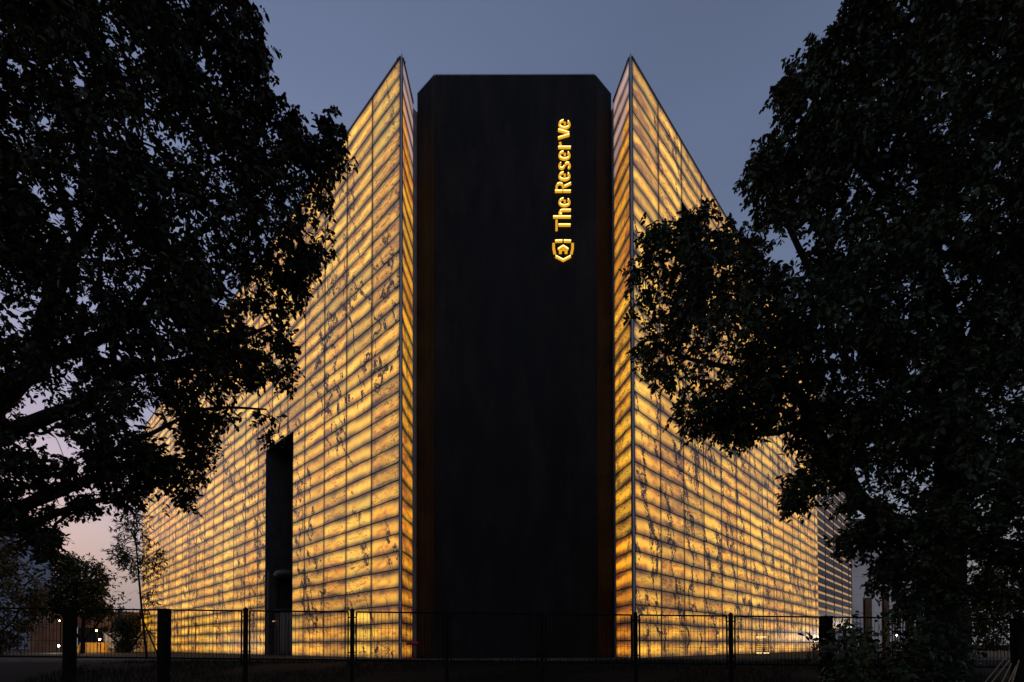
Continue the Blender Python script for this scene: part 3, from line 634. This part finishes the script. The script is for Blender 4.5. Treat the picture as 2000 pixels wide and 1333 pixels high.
tree('broadleaf_tree', 'big dark tree with a forked trunk on the right', 'tree', (b1.x, 10.9, float(gz(b1.x, 10.9))),
     [[(1842, 1440, 10.9, .52), (1844, 1330, 10.9, .44), (1847, 1200, 10.9, .39), (1850, 1060, 10.9, .33), (1855, 930, 10.9, .28), (1866, 820, 10.9, .255), (1880, 730, 10.9, .235), (1862, 660, 10.9, .19), (1838, 585, 10.9, .19), (1815, 520, 10.9, .17), (1803, 440, 10.9, .15), (1806, 340, 10.8, .13), (1790, 200, 10.7, .09), (1770, 40, 10.6, .05)],
      [(1880, 745, 10.9, .20), (1905, 660, 10.9, .17), (1935, 585, 11, .15), (1985, 490, 11.1, .13), (2050, 380, 11.1, .10), (2100, 200, 11, .06)],
      [(1860, 1090, 10.9, .22), (1800, 1050, 11, .20), (1735, 1015, 11.1, .185), (1690, 985, 11.1, .175), (1652, 935, 11.1, .165), (1612, 878, 11.1, .15), (1580, 815, 11.1, .13), (1552, 762, 11.1, .10), (1500, 735, 11.1, .08), (1430, 720, 11, .06), (1340, 700, 11, .035)],
      [(1580, 815, 11.1, .09), (1520, 845, 11, .065), (1440, 845, 11, .05), (1370, 838, 11, .03)],
      [(1552, 762, 11.1, .09), (1530, 680, 11.2, .075), (1430, 600, 11.2, .06), (1350, 520, 11.2, .04), (1290, 470, 11.2, .02)],
      [(1874, 820, 10.9, .14), (1800, 760, 10.5, .12), (1700, 700, 10.3, .10), (1600, 560, 10.2, .07), (1520, 400, 10.2, .04)],
      [(1815, 520, 10.9, .11), (1740, 400, 10.6, .09), (1650, 280, 10.5, .06), (1580, 180, 10.5, .03)],
      [(1935, 585, 11, .1), (1920, 420, 11.2, .09), (1925, 260, 11.3, .07), (1900, 80, 11.3, .04)],
      [(1700, 985, 11.1, .08), (1690, 1060, 11.0, .06), (1660, 1075, 11, .035)]],
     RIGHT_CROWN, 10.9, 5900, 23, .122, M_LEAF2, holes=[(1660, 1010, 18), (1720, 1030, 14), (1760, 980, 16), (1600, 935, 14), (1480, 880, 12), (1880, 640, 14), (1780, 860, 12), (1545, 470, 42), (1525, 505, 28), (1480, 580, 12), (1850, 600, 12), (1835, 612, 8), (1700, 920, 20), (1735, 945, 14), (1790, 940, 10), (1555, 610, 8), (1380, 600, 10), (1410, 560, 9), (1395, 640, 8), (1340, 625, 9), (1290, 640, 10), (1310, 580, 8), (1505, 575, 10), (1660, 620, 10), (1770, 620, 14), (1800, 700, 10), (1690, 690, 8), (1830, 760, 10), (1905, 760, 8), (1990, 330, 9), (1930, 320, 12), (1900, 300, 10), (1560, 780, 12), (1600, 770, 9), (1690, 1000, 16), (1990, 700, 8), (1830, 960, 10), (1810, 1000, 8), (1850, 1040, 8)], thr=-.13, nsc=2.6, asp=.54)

# shrub at the foot of the right tree
SHR = [(1530, 1255), (1560, 1245), (1600, 1250), (1620, 1225), (1650, 1212), (1690, 1222), (1720, 1235), (1770, 1215), (1830, 1205), (1880, 1180), (1900, 1260), (1890, 1345), (1900, 1420), (1560, 1420), (1600, 1340), (1640, 1300), (1610, 1280), (1560, 1262)]
tree('shrub', 'leafy green shrub at the foot of the right tree', 'shrub', (at(1750, 1400, 10.1).x, 10.1, 0.0),
     [[(1750, 1425, 10.1, .03), (1740, 1350, 10.1, .026), (1700, 1300, 10.1, .02), (1640, 1262, 10.1, .012), (1560, 1254, 10.1, .006)],
      [(1745, 1380, 10.1, .025), (1790, 1320, 10.1, .02), (1830, 1250, 10.1, .01)], [(1745, 1380, 10.1, .025), (1720, 1300, 10, .02), (1690, 1240, 10, .01)]],
     SHR, 10.1, 330, 31, .15, M_LEAF4, rs_sp=.22, dmax=.8, nr=3, nl=5, droop=.5, thr=-.35, tw=.003, inset=6, dk=60)

# slender young tree in front of the left wall
SAP = [(262, 985), (285, 1010), (280, 1050), (300, 1060), (318, 1085), (322, 1100), (310, 1120), (296, 1150), (300, 1180), (290, 1190), (278, 1160), (270, 1110), (255, 1130), (252, 1150), (262, 1170), (248, 1175), (232, 1140), (250, 1125), (235, 1100), (222, 1085), (214, 1060), (230, 1040), (232, 1010), (245, 990)]
tree('sapling', 'slender leaning young tree standing before the far end of the left wall', 'tree', (at(286, 1287, 24.).x, 24., Z0),
     [[(287, 1289, 24, .06), (281, 1230, 24, .052), (274, 1160, 24, .045), (268, 1090, 24, .035), (262, 1020, 24, .02), (258, 980, 24, .01)]],
     SAP, 24., 90, 41, .24, M_LEAF3, asp=.24, rs_sp=.34, dmax=.7, nr=4, nl=6, droop=.6, thr=-.5, tw=.005, inset=5, dk=40)
tag(MB().tube([at(272, 1195, 23.9), at(312, 1288, 23.6)], .035, 6).build('support_stake', M_BARK), 'thin stake propping the slender young tree', 'stake')

# background trees
def bgtree(poly, Y0, trunk, n, seed, label, leaf=.3, lm=None):
    tx, ty = trunk
    cx = sum(p[0] for p in poly)/len(poly); top = min(p[1] for p in poly)
    return tree('background_tree', label, 'tree', (at(tx, ty, Y0).x, Y0, Z0-.1),
        [[(tx, 1282, Y0, .22), (tx+2, (1282+ty)/2, Y0, .18), (cx, (ty+top)/2, Y0, .12), (cx+3, top+15, Y0, .04)], [(tx+2, (1282+ty)/2, Y0, .12), (cx-45, ty-30, Y0, .08), (cx-70, (ty+top)/2, Y0, .04)], [(tx+2, (1282+ty)/2, Y0, .12), (cx+40, ty-30, Y0, .08), (cx+60, (ty+top)/2+20, Y0, .03)]],
        poly, Y0, n, seed, leaf, lm or M_LEAF3, rs_sp=.7, dmax=3, nr=6, nl=7, droop=.4, thr=-.08, tw=.012, dk=20, nsc=.8, inset=5, group='trees in the background')
bgtree([(100, 1110), (112, 1085), (135, 1080), (150, 1090), (172, 1100), (190, 1095), (196, 1110), (205, 1125), (222, 1130), (206, 1150), (210, 1175), (240, 1178), (262, 1192), (235, 1200), (200, 1205), (150, 1200), (90, 1205), (60, 1190), (70, 1160), (95, 1145)], 46., (160, 1230), 330, 51, 'bushy dark tree rising above the fence beside the far building')
bgtree([(-140, 1040), (-60, 1010), (20, 1060), (60, 1110), (80, 1150), (75, 1200), (40, 1260), (-30, 1280), (-150, 1270)], 40., (-40, 1240), 330, 52, 'dense dark tree cut by the left edge of the picture', lm=leafmat('leaf_rusty', (.03, .035, .015), (.06, .055, .02), (.12, .07, .025)))
bgtree([(215, 1215), (240, 1200), (262, 1200), (272, 1230), (270, 1275), (225, 1275), (230, 1245)], 52., (250, 1262), 120, 53, 'small dark bush between the shed and the glowing wall', leaf=.25)

bgtree([(1880, 1120), (1920, 1085), (1980, 1070), (2060, 1080), (2120, 1120), (2130, 1260), (2040, 1285), (1930, 1280), (1890, 1240)], 42., (1990, 1255), 380, 54, 'dark spreading tree behind the low board fence at far right')

# ------------------------------------------------------------------ background on the left
M_BLUE = plain('blue_grey_cladding', (.30, .34, .42), .6, 0, .08, .2); M_BROWN = plain('rusty_sheet', (.16, .085, .045), .6, .1, .3, 1)
M_YEL = plain('yellow_plastic', (.55, .34, .05), .5); M_WHITE = plain('white_board', (.5, .52, .56), .6); M_BLU = plain('blue_band', (.03, .10, .35), .5)
fb = empty('far_building', (at(40, 1200, 120).x, 120, Z0)); tag(fb, 'plain blue grey building far behind the trees at left', 'building')
xa, xb = at(-160, 1200, 120).x, at(103, 1200, 120).x; ox = fb.location.x; zt = at(103, 1035, 120).z-Z0
for i in range(9):
    za, zb = zt*i/9, zt*(i+1)/9
    MB().prism([(xa-ox, 0), (xb-ox, 0), (xb*1.25-ox, 30), (xa*1.25-ox, 30)], za+.04, zb).build('wall_band', M_BLUE, fb)
MB().prism([(xa-ox, .2), (xb-ox-.6, .2), (xb*1.25-ox-.6, 29.8), (xa*1.25-ox, 29.8)], 0, zt-.2).build('inner_wall', M_RAIL, fb)
MB().prism([(xa-ox, -.2), (xb-ox+.2, -.2), (xb*1.25-ox+.2, 30.2), (xa*1.25-ox, 30.2)], zt+.002, zt+.5).build('parapet', M_BLUE, fb)
shd = empty('work_shed', (at(150, 1280, 60).x, 60, Z0)); tag(shd, 'brown corrugated shed with a stepped side behind the left fence', 'shed'); ox = shd.location.x
def P2(px, py, Y=60): p = at(px, py, Y); return p.x-ox, p.z-Z0
x0, z1 = P2(58, 1218); n = 0
for i, (pa, pb, top) in enumerate(((58, 72, 1222), (72, 86, 1214), (86, 102, 1206), (102, 122, 1198), (122, 142, 1195))):
    a, zt = P2(pa, top); b, _ = P2(pb, top); k = max(2, int((b-a)/.3))
    for j in range(k): MB().box(a+(b-a)*j/k, a+(b-a)*(j+1)/k-.03, -.02*(j % 2), .1, 0, zt).build('wall_sheet', M_BROWN, shd)
a, zt = P2(143, 1195); b, zb = P2(252, 1226); k = 22
for j in range(k):
    f_ = j/k; zl = zb if f_ < .5 else zb+(zt-zb)*(f_-.5)*1.2
    MB().box(a+(b-a)*j/k, a+(b-a)*(j+1)/k-.04, -.03*(j % 2), .1, zl, zt).build('fascia_sheet', M_BROWN, shd)
MB().box(P2(57, 0)[0], b, .12, 8, zt-.15, zt).build('roof', M_BROWN, shd)
MB().box(P2(57, 0)[0]+.2, b-.2, 7.8, 8, 0, zt-.16).build('back_wall', M_DARKWALL, shd)
for pp in (146, 224): MB().box(P2(pp, 0)[0], P2(pp, 0)[0]+.3, .15, .45, 0, zt-.16).build('column', M_BROWN, shd)
mb = MB(); ax, az = P2(146, 1261, 56), 0; p = at(148, 1280, 56); q_ = at(203, 1261, 56)
mb.add([(p.x, 56, Z0), (q_.x, 56, Z0), (q_.x-.3, 56.25, Z0+1.1), (p.x+.2, 56.25, Z0+1.1), (p.x, 56.9, Z0), (q_.x, 56.9, Z0), (q_.x-.3, 56.65, Z0+1.1), (p.x+.2, 56.65, Z0+1.1)],
       [(0, 1, 2, 3), (5, 4, 7, 6), (3, 2, 6, 7), (4, 0, 3, 7), (1, 5, 6, 2)])
tag(mb.build('road_barrier', M_YEL), 'yellow road barrier below the lamps behind the left fence', 'barrier')
hb_ = empty('site_cabin', (at(235, 1280, 58).x, 58, Z0)); tag(hb_, 'pale site cabin with a blue band beside the glowing wall', 'cabin'); ox = hb_.location.x
a = P2(203, 1237, 58); b = P2(268, 1240, 58)
MB().box(a[0], b[0], 0, 3, 0, a[1]).build('wall', M_WHITE, hb_); MB().box(a[0]-.1, b[0]+.1, -.1, 3.1, a[1]+.002, a[1]+.15).build('roof', M_BLU, hb_)
MB().box(a[0]+1.5, b[0]-.05, -.03, -.002, .9, 1.25).build('blue_band', M_BLU, hb_); MB().box(a[0]+2.3, a[0]+3.0, -.03, -.002, 1.5-.2, 2.0).build('window', M_GLASS, hb_)
def lamp(px, py, Y, colr, st, energy, label, h0=Z0, lr=.09):
    p = at(px, py, Y); root = empty('flood_lamp', (p.x, Y, h0)); tag(root, label, 'lamp'); z = p.z-h0
    MB().tube([(0, .1, 0), (0, .1, z-.1)], .045, 6).build('pole', M_FENCE, root)
    MB().box(-lr*1.2, lr*1.2, .0, .14, z-lr*1.2, z+lr*1.2).build('housing', M_FENCE, root)
    mb = MB(); mb.tube([(0, -.005, z), (0, -.05, z)], lr, 12); mb.build('lens', glow('lamp_glow', colr, st), root)
    L = bpy.data.lights.new('lamp_light', 'POINT'); L.energy = energy; L.color = colr; L.shadow_soft_size = .12
    lo = bpy.data.objects.new('lamp_light', L); COL.objects.link(lo); lo.parent = root; lo.location = (0, -.35, z)
lamp(115, 1262, 50, (1., .93, .8), 40, 150, 'low white flood lamp left of the thick fence post')
lamp(189, 1232, 54, (1., .5, .1), 9, 500, 'amber lamp above the yellow barrier')
lamp(195, 1249, 53, (1., .95, .85), 40, 60, 'white lamp just below the amber lamp')
lamp(117, 1213, 56, (1., .7, .4), 6, 60, 'small dim lamp high on the brown shed')

# ------------------------------------------------------------------ background on the right
M_CONC = plain('grey_wall', (.62, .60, .60), .8, 0, .08, .3); M_STEEL = plain('rusty_post', (.17, .095, .05), .6, .2, .35, 3)
gb = empty('grey_building', (at(1760, 1280, 85).x, 85, Z0)); tag(gb, 'plain grey windowless building beyond the louvred bay on the right', 'building'); ox = gb.location.x
a = P2(1648, 1022, 85); b = P2(1818, 1022, 85)
for i in range(7):
    MB().box(a[0], b[0], 0, 25, a[1]*i/7+.03, a[1]*(i+1)/7).build('wall_band', M_CONC, gb)
MB().box(a[0]+.1, b[0]-.1, .1, 24.9, 0, a[1]-.1).build('inner_wall', M_RAIL, gb); MB().box(a[0]-.3, b[0]+.3, -.3, 25.3, a[1]+.002, a[1]+.7).build('parapet', M_RAIL, gb)
def steel_post(px, py, wpx, label):
    Yp = 21.8; p = at(px, py, Yp); wd = wpx/FPX*Yp/2; g0 = float(gz(p.x, Yp)); z = p.z-g0
    root = empty('steel_post', (p.x, Yp, g0)); tag(root, label, 'post', 'rusty posts beside the right tree')
    MB().box(-wd, wd, -.09, -.065, 0, z).build('flange', M_STEEL, root); MB().box(-.02, .02, -.065, .065, 0, z-.003).build('web', M_STEEL, root); MB().box(-wd, wd, .065, .09, 0, z).build('flange', M_STEEL, root)
steel_post(1694, 1168, 12, 'thick rusty steel post nearest the louvred bay'); steel_post(1729, 1146, 9, 'tallest of the rusty steel posts, in the middle'); steel_post(1777, 1180, 9, 'rusty steel post nearest the right trunk')
mf = empty('mesh_gate', (at(1770, 1280, 30).x, 30, Z0)); tag(mf, 'tall fine barred gate behind the rusty posts', 'gate'); ox = mf.location.x
a = P2(1742, 1200, 30); b = P2(1800, 1200, 30)
for j in range(12): MB().box(a[0]+(b[0]-a[0])*j/11-.02, a[0]+(b[0]-a[0])*j/11+.02, -.02, .02, 0, a[1]).build('bar', M_FENCE, mf)
for z in (.15, a[1]-.1): MB().box(a[0]-.03, b[0]+.03, .021, .06, z, z+.08).build('rail', M_FENCE, mf)
hd = empty('timber_hoarding', (at(1920, 1290, 26).x, 26, Z0-.1)); tag(hd, 'low pale board fence to the right of the big trunk', 'fence'); ox = hd.location.x
M_BOARD = plain('pale_board', (.30, .22, .13), .8, 0, .3, 3); a = P2(1880, 1268, 26); b = P2(1990, 1268, 26); k = 16
for j in range(k): MB().box(a[0]+(b[0]-a[0])*j/k, a[0]+(b[0]-a[0])*(j+1)/k-.02, 0, .03, 0, a[1]+.02*math.sin(j*4)).build('board', M_BOARD, hd)
lamp(1752, 1241, 72, (1., .86, .74), 20, 1000, 'white lamp behind the rusty steel posts', lr=.13); lamp(1592, 1254.5, 30, (1., .75, .45), 5, .6, 'small warm lamp at the far end of the right marble wall', lr=.05)
# leaning canes at the lower right corner
for i, (xa, ya, xb, yb) in enumerate(((1890, 1330, 1965, 1283), (1898, 1336, 1972, 1290), (1930, 1345, 1975, 1296), (1942, 1350, 1985, 1300), (1958, 1350, 1990, 1290))):
    p, q_ = at(xa, ya+40, 9.5-.1*i), at(xb, yb, 9.9-.1*i)
    lab = ['cane lying flattest in the lower right corner', 'second flattest cane in the lower right corner', 'middle one of the leaning canes in the lower right corner', 'second steepest cane in the lower right corner', 'steepest cane in the lower right corner'][i]
    tag(MB().tube([p, (p+q_)/2+Vector((0, 0, -.02)), q_], .012, 5).build('cane', plain('cane_skin', (.32, .20, .10), .7)), lab, 'cane', 'leaning canes')
# red riser pipe by the tower
rp = empty('riser_pipe', (at(806, 1286, 23.6).x, 23.6, Z0)); tag(rp, 'red fire riser pipe with a cross head at the left foot of the tower', 'pipe'); M_RED = plain('red_paint', (.42, .03, .035), .4)
MB().tube([(0, 0, 0), (0, 0, .72)], .06, 10).build('pipe', M_RED, rp, smooth=True); MB().tube([(-.3, 0, .78), (.28, 0, .78)], .075, 10).build('inlet_head', M_RED, rp, smooth=True)
for s in (-1, 1): MB().tube([(s*.2, 0, .78), (s*.2, -.16, .74)], .07, 10).build('inlet', M_RED, rp, smooth=True)
MB().tube([(0, 0, 0), (0, 0, .05)], .13, 12).build('base_flange', M_RED, rp)
# slatted frame with tubes, added to imitate a reflection in the right wall
kp = at(1484, 1290, 31.); kb = empty('reflection_standin', (kp.x, 31., Z0)); tag(kb, 'small slatted booth with glowing tubes, imitating a reflection in the right marble wall', 'standin')
for s in (-1, 1): MB().box(s*.42-.015, s*.42+.015, -.3, -.26, 0, 1.25).build('post', M_FENCE, kb)
for j in range(7): MB().box(-.40, .40, -.28, -.25, .25+j*.12, .28+j*.12).build('slat', M_FENCE, kb)
MB().box(-.44, .44, -.32, -.24, 1.252, 1.27).build('roof', M_FENCE, kb); M_TUBE = glow('standin_tube', (1., .75, .35), 1.4)
MB().tube([(-.42, -.40, 1.16), (.25, -.40, 1.16)], .03, 6).build('tube_light', M_TUBE, kb)
for s in (-.22, .24): MB().tube([(s-.17, -.36, .16), (s+.15, -.36, .16)], .035, 6).build('tube_light', M_TUBE, kb)

# ------------------------------------------------------------------ grass on the bank
rs = np.random.default_rng(5); n = 26000
gx = rs.uniform(-17, 17, n); gy = 12.8+9.4*rs.random(n)**.8; keep = vnoise(np.stack([gx, gy, 0*gx], 1), 1.1, 3) > -.25; gx, gy = gx[keep], gy[keep]; n = len(gx)
hgt = .10+.16*rs.random(n)**2+.12*(vnoise(np.stack([gx, gy, 0*gx], 1), .8, 9) > .25)*rs.random(n); az = rs.random(n)*6.28; ln = rs.normal(size=(n, 2))*.07
b_ = np.stack([gx, gy, gz(gx, gy)-.02], 1); wv = np.stack([np.cos(az), np.sin(az), 0*az], 1)*.009
tp = b_+np.stack([ln[:, 0], ln[:, 1], hgt], 1); md = b_+np.stack([ln[:, 0]*.35, ln[:, 1]*.35, hgt*.6], 1)
V = np.stack([b_-wv, b_+wv, md+wv*.7, md-wv*.7, tp], 1).reshape(-1, 3); i = np.arange(n)*5
F = np.concatenate([np.stack([i, i+1, i+2], 1), np.stack([i, i+2, i+3], 1), np.stack([i+3, i+2, i+4], 1)])
o = link('grass', np_mesh('grass', V, F), None, M_GRASS); tag(o, 'rough dark grass on the bank behind the fence', 'grass', kind='stuff')
